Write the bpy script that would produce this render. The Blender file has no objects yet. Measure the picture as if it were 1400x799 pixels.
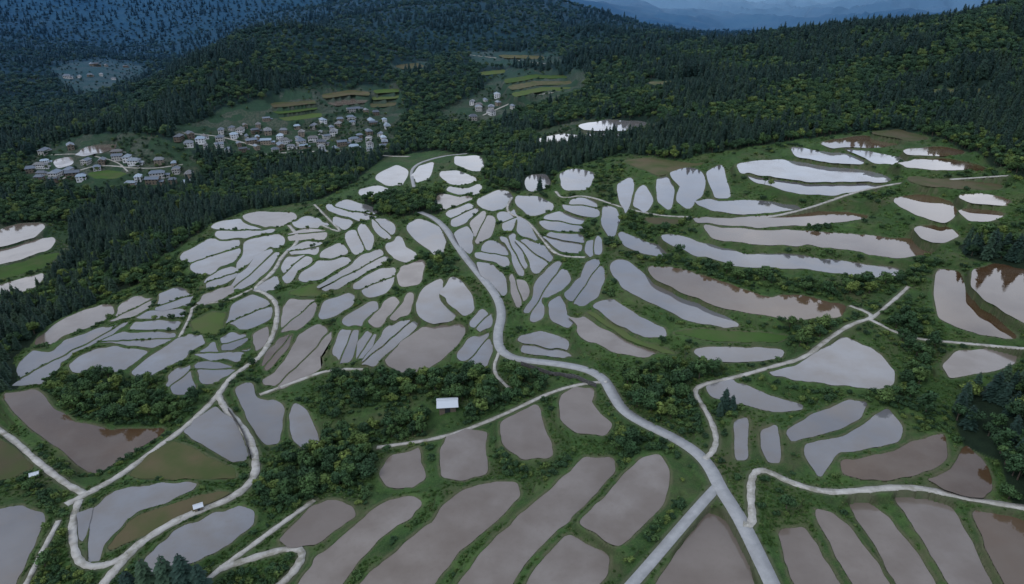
import bpy, math, random, time
import numpy as np
from mathutils import Vector
T0=time.time()
random.seed(5); rng=np.random.default_rng(7)
sc=bpy.context.scene
try:
    sc.view_settings.view_transform='Standard'; sc.view_settings.look='None'; sc.view_settings.exposure=0
except Exception as e: print(e)
H=120.0; P=math.radians(25); F=946.0
cP,sP=math.cos(P),math.sin(P)
def raydir(px,py):
    a=(np.asarray(px,float)-700)/F; b=(399.5-np.asarray(py,float))/F
    return a, cP+b*sP, -sP+b*cP
# ---------------------------------------------------------------- noise
def _h(ix,iy,s):
    n=(ix.astype(np.int64)*374761393+iy.astype(np.int64)*668265263+s*1442695041)&0x7fffffff
    n=((n^(n>>13))*1274126177)&0x7fffffff
    return ((n^(n>>16))&0xffff)/65535.0
def vnoise(x,y,s=0):
    ix=np.floor(x); iy=np.floor(y); fx=x-ix; fy=y-iy
    fx=fx*fx*(3-2*fx); fy=fy*fy*(3-2*fy)
    a=_h(ix,iy,s); b=_h(ix+1,iy,s); c=_h(ix,iy+1,s); d=_h(ix+1,iy+1,s)
    return (a*(1-fx)+b*fx)*(1-fy)+(c*(1-fx)+d*fx)*fy
def fbm(x,y,o=4,s=0):
    r=0;a=.5;t=0
    for i in range(o):
        r=r+a*vnoise(x*2**i+i*17.3,y*2**i-i*9.1,s+i); t+=a; a*=.5
    return r/t
def sstep(a,b,x):
    t=np.clip((x-a)/(b-a),0,1); return t*t*(3-2*t)
# ---------------------------------------------------------------- base relief (survey heights)
CT=[(-100,800,-8),(200,800,-4),(500,800,0),(800,800,2),(1100,800,4),(1450,800,6),
(-80,620,-14),(200,620,-10),(450,600,-8),(650,580,-3),(850,600,2),(1050,620,5),(1250,620,7),(1450,620,10),
(0,480,-30),(150,480,-20),(350,480,-14),(550,480,-6),(750,480,0),(950,470,4),(1150,480,8),(1400,480,13),
(0,390,-50),(150,400,-38),(250,370,-28),(350,350,-22),(450,380,-14),(600,380,-4),(750,380,2),(900,380,6),(1100,380,9),(1300,380,13),(1450,380,18),
(300,300,-35),(450,300,-24),(600,300,-10),(700,290,-4),(850,300,5),(1000,300,9),(1200,300,14),(1400,300,21),
(150,300,-50),(20,330,-46),(-100,300,-36),
(550,250,-25),(650,230,-18),(800,240,3),(950,240,11),(1100,230,17),(1300,210,24),(1450,220,32),
(100,240,-45),(250,240,-48),(400,200,-38),(500,180,-32),(300,180,-34),(560,220,-34),(0,200,-42),
(650,190,-30),(750,190,-10),(850,170,3),(1000,190,16),(1150,185,21),
(50,150,-45),(180,150,-40),(500,130,-22),(600,140,-25),(700,140,-20),(900,120,14),(1000,120,24),(1200,120,34),(1400,120,44),
(1000,65,32),(1100,65,40),(1250,60,52),(1400,60,62),(900,65,25),(1200,38,60),(1050,45,46),(1350,20,84),
(700,80,0),(560,60,12),(740,50,22),(600,25,42),(840,45,34),(800,90,8),
(120,110,-40),(100,75,-34),(230,165,-15),(300,110,5),(400,90,10),(290,75,22),(380,40,40),(450,65,25),(300,50,25)]
WP=[(250,1250,-35),(150,2000,-40),(320,1500,-35),(450,1500,30),(600,1700,60),(750,1700,55),(850,1900,0),(900,1500,-10),(1000,1300,-10),(1100,1200,20),(1200,1200,30),(1350,1100,70),(1500,900,90),
(0,2000,-10),(-300,1500,20),(-300,800,-30),(-300,500,-30),
(0,3500,420),(250,3500,400),(450,3500,300),(700,3500,60),(950,3000,-100),(1150,2600,-60),(1400,3000,20),(1800,1500,150),(1700,600,60),
(900,4500,-120),(1100,4500,-130),(0,8000,900),(700,8000,420),(1000,8000,260),(1400,8000,350),(2200,4000,400),(-900,4000,400),(1700,300,30),(1900,130,10),(-500,130,-12),(-500,300,-25)]
pts=[]
for px,py,z in CT:
    a,b,c=raydir(px,py); t=(z-H)/c; pts.append((a*t,b*t,z))
for px,d,z in WP:
    a,b,c=raydir(px,30); l=math.hypot(a,b); pts.append((a/l*d,b/l*d,z))
pts=np.array(pts)
def feat(u,ly): return u*1.3, ly
pu,pl=feat(pts[:,0]/pts[:,1],np.log(pts[:,1]))
def phi(r2): return np.sqrt(r2+0.006)
K=phi((pu[:,None]-pu)**2+(pl[:,None]-pl)**2); n=len(pts)
A=np.zeros((n+3,n+3)); A[:n,:n]=K-np.eye(n)*0.015; Pm=np.stack([np.ones(n),pu,pl],1); A[:n,n:]=Pm; A[n:,:n]=Pm.T
sol=np.linalg.solve(A,np.concatenate([pts[:,2],np.zeros(3)]))
gu=np.linspace(-3.2,3.2,1001); gl=np.linspace(math.log(40),math.log(12000),700)
GU,GL=np.meshgrid(gu,gl); fu,fl=feat(GU,GL)
Z0=np.zeros_like(GU)+sol[n]+sol[n+1]*fu+sol[n+2]*fl
for i in range(n): Z0+=sol[i]*phi((fu-pu[i])**2+(fl-pl[i])**2)
YY=np.exp(GL); XX=GU*YY; DD=np.hypot(XX,YY)
Z0+=(fbm(XX/130,YY/130,4,3)-.5)*36*sstep(600,1300,DD)*(1-.5*sstep(2000,3000,DD))
rid=1-np.abs(2*fbm(XX/700+3,YY/700,6,11)-1)
Z0+=(rid-.75)*430*sstep(2100,4500,DD)
def gridlook(Z,x,y):
    y=np.maximum(y,41); u=np.clip(x/y,-3.19,3.19); l=np.clip(np.log(y),gl[0],gl[-1]-1e-6)
    fi=(u-gu[0])/(gu[1]-gu[0]); fj=(l-gl[0])/(gl[1]-gl[0])
    i=np.clip(fi.astype(int),0,len(gu)-2); j=np.clip(fj.astype(int),0,len(gl)-2); fi=fi-i; fj=fj-j
    return (Z[j,i]*(1-fi)+Z[j,i+1]*fi)*(1-fj)+(Z[j+1,i]*(1-fi)+Z[j+1,i+1]*fi)*fj
ys=np.exp(np.linspace(math.log(60),math.log(9000),1600))
def hit(P2):
    P2=np.asarray(P2,float); a,b,c=raydir(P2[:,0],P2[:,1])
    x=(a/b)[:,None]*ys; zr=H+(c/b)[:,None]*ys
    d=zr-gridlook(Z0,x,np.broadcast_to(ys,x.shape))
    neg=d<0; k=np.where(neg.any(1),neg.argmax(1),len(ys)-1); k=np.maximum(k,1); r=np.arange(len(k))
    d0=d[r,k-1]; d1=d[r,k]; t=np.clip(d0/(d0-d1+1e-9),0,1); y=ys[k-1]*(1-t)+ys[k]*t
    return np.stack([(a/b)*y,y,H+(c/b)*y],1)
def onplane(P2,z):
    a,b,c=raydir(P2[:,0],P2[:,1]); t=(z-H)/c; return np.stack([a*t,b*t],1)
def chaikin(p,it=2,r=.2,closed=True):
    p=np.asarray(p,float)
    for _ in range(it):
        if closed:
            q=np.roll(p,-1,0); a=p*(1-r)+q*r; b=p*r+q*(1-r); p=np.stack([a,b],1).reshape(-1,2)
        else:
            q=p[1:]; o=p[:-1]; a=o*(1-r)+q*r; b=o*r+q*(1-r); p=np.concatenate([p[:1],np.stack([a,b],1).reshape(-1,2),p[-1:]])
        r=.25
    return p
# ---------------------------------------------------------------- field survey
FT="""
W -20,700 30,694 58,703 60,715 45,750 25,790 12,830 -20,830
W 122,698 160,672 230,660 272,660 265,670 225,688 190,698 165,722 142,744 135,768 120,770 122,735
W 104,702 128,692 124,712 114,742 107,738
D 190,704 230,690 300,672 316,674 262,700 225,722 150,752 146,748 165,726
W 200,768 240,726 290,702 325,693 344,702 345,715 310,745 270,762 215,782 198,780
B 5,540 45,532 60,545 75,562 105,580 150,590 226,587 205,602 155,632 128,648 95,622 60,595 30,570
D -20,590 20,612 48,640 20,652 -20,660
W 250,592 265,572 295,556 318,572 335,600 340,628 318,630 285,612
D 175,650 200,625 235,604 262,614 320,640 322,654 270,655 190,655
W 323,535 340,528 352,545 375,550 392,560 385,575 380,605 365,607 350,590 335,560
W 395,570 405,552 418,565 430,590 432,605 415,612 402,600
M 520,648 540,622 575,612 573,632 580,655 560,665 530,662
M 602,618 608,597 640,585 662,592 660,607 665,645 640,655 605,652
M 683,577 735,550 738,580 752,608 755,622 715,627 690,605
M 765,542 785,528 812,532 805,550 825,573 835,582 825,593 790,590 770,575
M 380,737 425,692 455,685 480,695 487,705 440,740 395,750
M 380,830 440,757 510,697 555,679 577,687 560,706 520,732 480,775 445,830
M 470,820 530,767 590,717 625,677 660,663 705,661 708,679 680,706 620,760 575,820
M 610,825 660,757 720,700 790,637 800,628 838,630 840,645 800,690 745,740 705,785 682,825
M 705,825 740,767 775,732 830,760 828,785 795,825
M 790,712 840,665 878,627 900,624 915,645 905,690 860,733 845,745
M 870,840 915,777 965,700 1000,722 1020,760 1035,840
M 1065,727 1100,723 1125,765 1150,799 1165,840 1105,840 1075,760
M 1115,697 1135,702 1165,727 1205,775 1230,825 1180,825 1145,760
M 1160,687 1180,684 1215,712 1255,760 1297,825 1240,825 1195,745
M 1220,674 1250,670 1300,695 1330,750 1365,825 1310,825 1270,745
B 1330,697 1380,707 1430,732 1430,825 1390,820 1360,770
W 1075,592 1110,570 1160,548 1185,550 1175,568 1150,586 1120,595 1085,602
W 1100,606 1150,597 1190,577 1210,560 1232,583 1230,603 1185,613 1145,618 1130,637 1122,650 1103,622
B 1150,632 1210,620 1255,604 1290,595 1293,625 1270,643 1215,658 1180,655 1155,645
B 1265,655 1300,647 1320,612 1350,640 1355,670 1345,682 1310,677
W 1042,590 1060,582 1062,600 1065,630 1052,632 1042,610
W 1006,577 1020,573 1020,625 1008,628
W 965,530 1000,518 1015,528 1050,543 1100,558 1060,562 1020,552 975,542
W 1050,510 1090,500 1120,480 1155,461 1200,485 1220,508 1220,525 1195,532 1140,525 1090,517
W 950,480 985,477 1070,480 1070,488 1020,492 965,491
M 1290,500 1310,482 1360,475 1392,480 1385,498 1340,510 1300,517
B 1280,377 1285,371 1310,372 1320,400 1350,430 1392,462 1350,457 1310,446 1285,432 1278,400
B 1330,370 1360,362 1430,375 1430,455 1380,430 1345,407 1330,390
B 888,366 930,370 990,390 1050,408 1100,406 1160,420 1150,432 1080,435 1000,422 940,402 895,382
W 838,363 855,359 885,380 930,405 980,430 1012,446 990,450 940,436 890,412 850,390
W 810,418 840,414 870,434 905,450 910,459 880,459 840,443
W 905,324 920,323 970,338 1020,350 1080,350 1140,358 1220,368 1240,376 1180,378 1100,365 1020,362 950,347
B 960,308 1030,318 1100,318 1180,324 1262,330 1275,345 1235,352 1190,346 1110,334 1030,332 975,323
B 945,297 1000,299 1080,292 1140,290 1190,297 1120,305 1040,309 960,306
W 1010,225 1060,222 1130,227 1200,238 1218,246 1150,249 1090,246 1050,240 1015,236
W 1020,240 1055,246 1100,251 1160,253 1205,252 1200,261 1150,266 1090,262 1050,252
W 1085,202 1130,210 1182,215 1180,222 1130,222 1090,212
W 915,235 945,229 965,243 958,268 940,283 925,272 932,255
W 968,240 985,228 990,250 997,268 980,270
W 948,274 985,276 1050,278 1105,288 1020,291 975,286
B 1220,272 1260,266 1300,278 1312,290 1290,304 1250,293
B 1120,195 1180,187 1225,190 1232,196 1190,201 1140,203
D 1188,182 1230,178 1270,190 1245,193
B 1235,206 1290,202 1320,208 1290,212 1240,210
B 1225,222 1290,218 1340,228 1350,233 1300,231 1240,228
D 1240,242 1330,246 1370,254 1365,259 1300,257 1245,250
B 1310,268 1340,266 1380,274 1375,280 1330,276
B 1310,288 1350,284 1372,294 1350,302 1325,300
B 1250,312 1290,310 1310,322 1290,332 1260,326
W 1140,200 1180,208 1240,218 1235,224 1200,222
D 855,220 880,217 930,222 962,223 940,230 900,241 880,233
W 870,264 880,256 890,275 880,292 868,280
W 738,300 770,295 795,301 795,315 760,316
W 770,402 800,380 808,355 821,360 822,385 808,410 785,415
W 720,425 735,397 748,368 765,362 776,385 765,397 742,407 737,432 727,437
W 712,465 740,460 775,470 780,487 745,487 715,480
W 526,492 550,466 575,451 605,443 632,448 632,460 600,490 580,503 550,504
W 490,500 520,462 545,441 565,438 570,450 540,475 510,498
W 628,487 640,466 667,456 672,480 665,500 640,497
W 643,445 660,427 672,430 668,445 655,455
W 362,525 385,500 400,472 412,457 435,450 453,455 450,470 432,487 440,503 420,515 385,533
W 365,480 385,462 400,455 395,472 380,492 365,507 358,500
W 457,477 470,452 488,452 490,463 482,490 465,498
W 488,468 505,455 515,458 510,475 495,492 487,490
W 470,440 490,427 512,415 518,423 495,440 475,447
M 502,440 520,422 540,409 548,413 535,430 515,445
M 532,436 548,418 562,402 566,412 555,430 542,440
W 567,417 585,395 605,385 607,398 600,416 622,430 615,440 585,442
W 600,400 620,383 630,390 640,405 645,425 632,428 612,414
W 485,392 500,380 520,372 540,370 538,382 524,397 505,402
W 540,376 560,361 576,358 573,385 550,388
W 560,312 572,305 590,310 608,320 600,347 590,337 572,325
W 530,336 545,325 552,340 568,350 557,357 540,350
W 475,322 495,310 508,325 505,342 485,345
W 507,300 520,298 536,310 535,328 522,320
W 450,283 475,278 508,287 520,297 500,300 470,292
W 432,392 465,372 500,352 520,345 530,352 505,366 470,385 445,398
W 445,415 480,405 478,415 455,430 438,435
W 20,527 30,500 50,482 75,481 90,466 140,450 176,441 150,460 110,477 80,497 60,517 50,525
M 50,470 90,440 150,420 158,427 120,445 85,460 60,478
W 162,425 185,411 213,408 208,420 180,434 152,440
W 217,407 245,398 268,402 258,414 225,424 212,424
W 95,497 130,481 158,472 203,481 180,500 130,505 100,505
W 132,468 160,456 205,454 240,456 243,463 205,477 160,469
W 177,450 184,440 215,438 248,441 243,451 205,451
W 184,435 202,426 248,421 252,431 215,436
W 205,487 245,462 275,458 281,470 250,487 215,502 195,512 180,507
W 225,527 245,506 260,499 262,530 240,535
W 266,500 285,493 300,496 325,505 310,515 275,521
W 265,486 290,472 300,483 322,482 345,475 325,490 290,493
W 301,461 335,456 340,464 320,479 303,480
W 310,441 320,421 345,403 368,411 373,425 355,442 330,445
W 384,455 384,431 400,413 430,411 431,424 415,440 408,450
M 348,462 368,450 366,470 350,480
M 268,414 300,397 318,391 320,400 300,411 277,418
G 262,440 285,430 310,430 302,455 268,458
W 250,352 290,332 328,328 328,345 300,365 290,378 265,366
W 278,386 300,370 325,367 330,375 312,387 287,395
W 310,400 325,377 352,347 372,340 380,347 362,367 345,382 325,395
W 335,342 347,326 375,322 388,330 370,337 345,358 322,370
M 333,300 355,295 405,297 400,303 360,308 345,306
W 292,312 330,303 350,311 375,316 345,321 300,326
W 385,378 395,354 418,347 425,356 402,370 392,384
W 392,341 420,330 440,334 430,344 400,348
W 390,322 420,312 450,316 440,326 402,330
W 410,380 445,357 470,350 478,358 452,374 425,384
W 398,304 420,301 450,306 442,312 408,312
W 345,397 360,385 378,378 376,388 360,402
W 440,348 465,336 474,346 452,353
G 395,402 430,388 455,385 445,400 420,407
W 620,213 655,216 661,236 640,230 622,222
W 600,238 625,236 650,246 642,255 615,250
W 612,258 640,258 655,254 650,264 625,266
W 515,242 543,228 556,235 548,255 527,252
W 655,276 680,265 702,268 696,284 675,285 662,283
W 642,305 662,291 674,300 668,322 650,330
W 612,293 640,278 652,285 637,300 620,305
W 683,294 700,288 710,298 696,314 687,306
W 652,348 668,331 690,335 697,345 695,362 680,356 665,354
W 703,328 725,329 755,343 752,360 733,371 722,352
W 685,325 700,322 712,338 722,362 715,374 704,352
W 742,325 755,318 788,319 800,330 790,345 765,340
W 706,296 718,300 740,328 728,328 710,311
W 802,330 816,328 818,345 806,352
W 826,286 840,285 845,300 836,322 829,307
W 772,282 790,270 815,275 820,290 797,292
W 766,240 790,234 810,240 800,255 776,256
W 847,320 870,328 900,338 912,349 882,344 856,334
W 652,362 670,366 690,385 690,402 677,396 657,378
W 622,322 640,310 648,322 640,345 628,338
W 700,378 715,385 722,400 712,420 704,400
W 755,415 765,405 768,425 790,440 775,445 757,435
W 847,255 862,245 866,262 858,290 848,280
M 775,432 800,437 850,462 900,483 880,487 840,477 800,458
G 800,425 815,430 870,462 925,485 905,482 850,460
G 920,455 960,450 1020,455 1080,460 1060,468 980,466
W 790,172 830,165 880,167 897,174 850,179 800,178
W 735,191 770,183 800,188 780,198 745,197
W 800,182 830,181 850,184 820,189
M -20,325 30,308 62,308 45,324 10,335 -20,340
M -20,349 40,331 76,328 60,343 20,357 -20,364
G -20,373 45,352 82,345 70,361 30,374 -20,388
M -20,397 40,382 60,375 50,390 0,408 -20,410
M 100,211 125,201 160,198 150,204 115,214
G 120,238 150,233 175,238 160,243 130,244
D 440,130 480,124 505,127 505,130 480,129 442,134
M 446,140 485,133 505,134 500,139 460,144
D 370,142 430,138 432,142 375,147
G 372,151 432,146 434,149 380,155
G 510,124 545,122 545,126 515,128
G 508,132 545,130 545,134 510,136
D 506,141 542,139 540,144 508,146
G 380,160 440,155 440,159 390,165
D 540,90 570,87 580,91 550,94
G 690,110 730,103 775,105 775,108 730,107 692,114
D 695,119 735,110 780,111 782,115 735,115 700,123
G 700,128 745,119 788,120 786,124 745,124 705,132
G 655,100 690,96 690,99 660,103
D 680,76 740,77 745,80 690,80
D 885,113 950,111 962,114 900,117
D 1275,123 1350,122 1350,126 1280,127
M 75,222 95,216 98,222 80,228
W 560,240 575,226 592,222 585,240 570,250
W 490,262 520,256 545,262 520,268
W 455,300 480,303 470,312 455,308
M 600,270 640,268 645,274 605,284
W 720,245 745,240 750,250 725,258
W 705,272 735,275 755,285 725,290
W 900,245 912,242 920,262 915,285 900,275
D 880,298 930,300 935,306 890,305
"""
RT="""
3.5 1075,840 1040,765 1012,708 985,668 972,640 955,620 925,600 880,579 852,562 838,540 826,517 800,504 760,497 720,493 696,488 682,476 680,455 687,430 680,405 655,375 628,342 610,312 592,297 574,290
2.51 845,820 885,775 930,722 965,682 983,663
1.5 963,628 975,618 981,598 968,565 948,537 957,526 1010,515 1060,500 1100,490 1130,465 1165,442 1197,434 1180,424 1162,418
1.2 1190,437 1225,408 1242,392
1.3 1188,436 1240,462 1300,468 1360,473 1420,478
1.8 1016,716 1030,718 1026,680 1028,647 1045,641 1080,660 1130,674 1180,670 1250,664 1330,683 1420,697
2.0 90,690 125,672 165,650 205,620 250,587 280,560 300,538 312,520 330,505 352,492 368,470 378,445 380,415 362,400 345,395 375,372 385,350 412,328 395,308
2.2 298,540 308,560 335,587 350,622 350,652 322,680 250,706 190,742 165,770 140,800 120,830
1.8 -30,570 15,598 50,630 90,662 118,676
1.8 108,684 98,715 102,760 118,776 150,772 175,758
1.3 240,830 300,778 350,742 400,705 430,684
1.8 300,778 345,763 400,747 417,756 400,785 370,810
1.2 30,810 55,760 80,712
1.2 515,612 600,600 650,583 700,562 755,535 800,524 830,522
1.1 684,478 672,508 695,530
1.2 245,462 262,430 262,418 310,412 345,395
1.4 760,262 768,272 800,266 850,284 900,295 945,297 1010,299 1045,299 1110,284 1170,262 1230,250 1290,246 1380,240
1.3 700,270 690,290 720,300 740,325 760,350 800,352
2.51 566,256 560,228 600,214 640,210
2.52 350,212 400,208 470,206 530,214 560,214
2.52 660,158 690,145 720,132 760,126
2.52 250,182 300,186 350,200
2.2 85,245 110,232 140,225 200,232 250,225
1.4 440,308 470,320 450,300 430,280
1.2 355,540 410,520 450,505 500,505 
1.5 70,212 110,210 160,220 175,235
1.6 640,75 700,82 750,88
"""
roads=[]
for ln in RT.strip().splitlines():
    s=ln.split(); p=np.array([[float(v) for v in q.split(',')] for q in s[1:]]); roads.append((float(s[0]),chaikin(p,3,.25,False)))
def resample(p,step):
    out=[]
    for a,b in zip(p,np.roll(p,-1,0)):
        m=max(1,int(round(np.hypot(*(b-a))/step)))
        for i in range(m): out.append(a+(b-a)*i/m)
    return np.array(out)
def inside(px,py,poly):
    ins=np.zeros(px.shape,bool); q=np.roll(poly,-1,0)
    for a,b in zip(poly,q):
        c=((a[1]>py)!=(b[1]>py))
        if b[1]!=a[1]: ins^=c&(px<(b[0]-a[0])*(py-a[1])/(b[1]-a[1])+a[0])
    return ins
def clip(p,c,nrm,off):
    # keep the side where (p-c).n > off
    s=(p-c)@nrm-off; out=[]
    for i in range(len(p)):
        j=(i+1)%len(p)
        if s[i]>=0: out.append(p[i])
        if (s[i]>=0)!=(s[j]>=0): out.append(p[i]+(p[j]-p[i])*s[i]/(s[i]-s[j]))
    return np.array(out) if len(out)>2 else None
# tighten the survey: neighbouring fields share a bank, so each outline is let out until the bank between is of real width
PL=[];KD=[]
CLU=np.array([(0,530),(20,470),(200,380),(300,285),(460,262),(570,270),(640,250),(830,250),(850,350),(838,420),(790,495),(690,485),(640,505),(500,512),(430,540),(340,530),(250,545)],float)
rk=random.Random(11)
for ln in FT.strip().splitlines():
    s=ln.split(); p=np.array([[float(v) for v in q.split(',')] for q in s[1:]])
    ar=np.sum(p[:,0]*np.roll(p[:,1],-1)-np.roll(p[:,0],-1)*p[:,1])
    if ar<0: p=p[::-1]
    c=p.mean(0); k=s[0]; parts=[p]
    if k=='W' and inside(c[:1],c[1:],CLU)[0]:
        r=rk.random(); k='B' if r<.05 else ('M' if r<.11 else 'W')
        rp=resample(p,3.); ev,evec=np.linalg.eigh(np.cov((rp-rp.mean(0)).T)); minor=evec[:,0]; w_=np.ptp(rp@minor)
        if w_>15 and rk.random()<.7:
            cc=rp.mean(0)+minor*w_*rk.uniform(-.08,.08); pp=[clip(p,cc,minor,.9),clip(p,cc,-minor,.9)]
            if all(q_ is not None for q_ in pp): parts=pp
    for p in parts:
        p=resample(chaikin(p,1,.08),6.); sz=np.minimum(np.ptp(p[:,0]),np.ptp(p[:,1])); am=2.4 if len(parts)>1 else min(2.6,sz*.11)
        p=p+np.stack([fbm(p[:,0]/17,p[:,1]/17,2,51)-.5,fbm(p[:,0]/17,p[:,1]/17,2,57)-.5],1)*2*am
        PL.append(p); KD.append(k)
RS=np.concatenate([np.concatenate([p[:-1],p[1:],np.full((len(p)-1,1),w)],1) for w,p in roads])
step=1.0
org=[p.copy() for p in PL]
for it in range(8):
    ES=np.concatenate([np.concatenate([p,np.roll(p,-1,0)],1) for p in PL]); EI=np.concatenate([np.full(len(p),i) for i,p in enumerate(PL)])
    new=[]
    for i,p in enumerate(PL):
        c=p.mean(0); ext=np.abs(p-c).max()+40
        m=(np.abs(ES[:,0]-c[0])<ext)&(np.abs(ES[:,1]-c[1])<ext)&(EI!=i); E=ES[m]
        m2=(np.abs(RS[:,0]-c[0])<ext)&(np.abs(RS[:,1]-c[1])<ext); Rr=RS[m2]
        def md(E):
            if len(E)==0: return np.full(len(p),99.)
            d=E[None,:,2:4]-E[None,:,:2]; v=p[:,None,:]-E[None,:,:2]; t=np.clip((v*d).sum(2)/((d*d).sum(2)+1e-9),0,1); e=v-t[...,None]*d
            return np.hypot(e[...,0],e[...,1]).min(1)
        tan=np.roll(p,-1,0)-np.roll(p,1,0); tan/=np.linalg.norm(tan,axis=1)[:,None]+1e-9; nor=np.stack([tan[:,1],-tan[:,0]],1)
        y=p[:,1]; gap=2.0+np.clip((y-330)/450,0,1)*11; rg=3+np.clip((y-300)/500,0,1)*14
        lim=np.where(inside(p[:,0],p[:,1],CLU),np.where((p[:,0]>440)&(p[:,0]<680),4.,5.5),np.where(y>560,2.,np.where(y<200,0.2,np.where(p[:,0]>1100,1.,2.5))))
        if KD[i] in 'GD': lim=lim*0+.5
        ok=(md(E)>gap+step*2)&(md(Rr[:,:4])>rg+step)&(np.hypot(*(p-org[i]).T)<lim)
        mv=ok.astype(float); mv=(np.roll(mv,1)+mv*2+np.roll(mv,-1))/4*ok
        new.append(p+nor*mv[:,None]*step)
    PL=new
fields=[(k,chaikin(p,1,.25)) for k,p in zip(KD,PL)]
FW=[]
for k,p in fields:
    h=hit(p); lv=float(np.mean(h[:,2]))+rk.uniform(-.3,.3); xy=onplane(p,lv); FW.append((k,xy,lv))
RW=[]
for w,p in roads:
    h=hit(p); z=h[:,2].copy()
    for _ in range(6): z[1:-1]=(z[:-2]+z[1:-1]*2+z[2:])/4
    xy=np.stack([onplane(p[i:i+1],z[i])[0] for i in range(len(p))]); RW.append((w,xy,z))
print('survey',time.time()-T0,len(FW))
# ---------------------------------------------------------------- terrain grid
ud=np.linspace(-1.12,1.12,1200); co=np.linspace(0,1,40)[1:]**1.6*2.0
U=np.concatenate([-(1.12+co)[::-1],ud,1.12+co])
L=np.concatenate([np.linspace(math.log(60),math.log(800),660),np.linspace(math.log(800),math.log(11500),260)[1:]])
Yr=np.exp(L); nU,nV=len(U),len(L)
TY=np.repeat(Yr[:,None],nU,1); TX=U[None,:]*TY
TZ=gridlook(Z0,TX,TY)
SW=np.zeros_like(TX); SL=np.zeros_like(TX); DM=np.full_like(TX,99.); INL=np.full_like(TX,-999.); RD=np.full_like(TX,99.)
def sub(x0,x1,y0,y1):
    j0=np.searchsorted(Yr,y0); j1=np.searchsorted(Yr,y1)
    us=[x0/max(y0,50),x0/y1,x1/max(y0,50),x1/y1]
    return slice(j0,j1),slice(np.searchsorted(U,min(us)),np.searchsorted(U,max(us)))
def segdist(px,py,a,b):
    d=b-a; t=np.clip(((px-a[0])*d[0]+(py-a[1])*d[1])/(d@d+1e-9),0,1)
    return np.hypot(px-a[0]-t*d[0],py-a[1]-t*d[1]),t
R=10.
for k,xy,lv in FW:
    s=sub(xy[:,0].min()-R,xy[:,0].max()+R,xy[:,1].min()-R,xy[:,1].max()+R)
    X=TX[s];Y=TY[s]
    if X.size==0: continue
    d=np.full(X.shape,1e9)
    for a,b in zip(xy,np.roll(xy,-1,0)): d=np.minimum(d,segdist(X,Y,a,b)[0])
    ins=inside(X,Y,xy)
    w=np.where(d<R,1/(d+.35)**2.5*(1-np.minimum(d/R,1))**2,0); w[ins]=0
    SW[s]+=w; SL[s]+=w*(lv+.14)
    DM[s]=np.minimum(DM[s],np.where(ins,0,d))
    INL[s]=np.where(ins,np.maximum(INL[s],lv),INL[s])
RIN=np.full_like(TX,-999.); RR=7.
for w,xy,z in RW:
    n0=len(xy)
    bx=sub(xy[:,0].min()-RR,xy[:,0].max()+RR,xy[:,1].min()-RR,xy[:,1].max()+RR)
    dloc=np.full_like(TX,99.)[bx]; zloc=np.zeros_like(dloc)
    for i in range(n0-1):
        a,b=xy[i],xy[i+1]
        s=sub(min(a[0],b[0])-RR,max(a[0],b[0])+RR,min(a[1],b[1])-RR,max(a[1],b[1])+RR)
        ls=(slice(s[0].start-bx[0].start,s[0].stop-bx[0].start),slice(s[1].start-bx[1].start,s[1].stop-bx[1].start))
        X=TX[s];Y=TY[s]
        if X.size==0: continue
        d,t=segdist(X,Y,a,b); zz=z[i]*(1-t)+z[i+1]*t
        m=d<dloc[ls]; dloc[ls]=np.where(m,d,dloc[ls]); zloc[ls]=np.where(m,zz,zloc[ls])
    e=np.maximum(dloc-w/2-.4,0)
    ww=np.where(e<RR-3,1/(e+.25)**3*(1-np.minimum(e/(RR-3),1))**2,0)
    SW[bx]+=ww; SL[bx]+=ww*zloc
    RD[bx]=np.minimum(RD[bx],np.maximum(dloc-w/2,0))
    RIN[bx]=np.where(dloc<w/2+.35,np.maximum(RIN[bx],zloc),RIN[bx])
# ---------------------------------------------------------------- land use
def reg(s):
    p=np.array([[float(v) for v in q.split(',')] for q in s.split()]); return hit(p)[:,:2]
OPEN=reg("-120,860 -120,520 0,512 30,478 70,445 150,402 195,385 205,362 250,333 300,302 340,287 440,272 480,252 500,235 525,215 600,205 665,212 662,242 700,262 740,262 765,232 850,210 920,217 1000,205 1100,190 1180,178 1260,178 1330,205 1400,245 1500,262 1550,860")
CLEAR=[reg(s) for s in ["240,172 300,150 340,140 380,128 440,116 545,112 555,150 545,180 530,208 430,213 300,213 235,200","30,222 60,198 110,184 170,182 260,205 280,240 240,262 150,262 80,258 40,248","70,95 150,82 205,90 190,110 140,128 90,122","600,150 650,130 690,92 800,95 800,128 720,150 680,172 610,170","640,70 760,70 770,85 650,88","-60,305 95,302 100,345 60,395 -60,420","725,180 800,163 900,165 905,178 820,195 750,202","880,110 960,108 966,118 890,121","1268,118 1352,118 1356,129 1272,130","530,86 590,83 590,96 545,98"]]
TREES=[reg(s) for s in ["495,262 530,268 600,264 622,274 600,292 540,296 500,286","1310,335 1350,322 1450,320 1450,372 1390,366 1320,352","1300,560 1330,530 1450,500 1450,700 1385,690 1368,630 1320,605","-60,512 20,490 25,530 0,560 -60,560"]]
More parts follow.
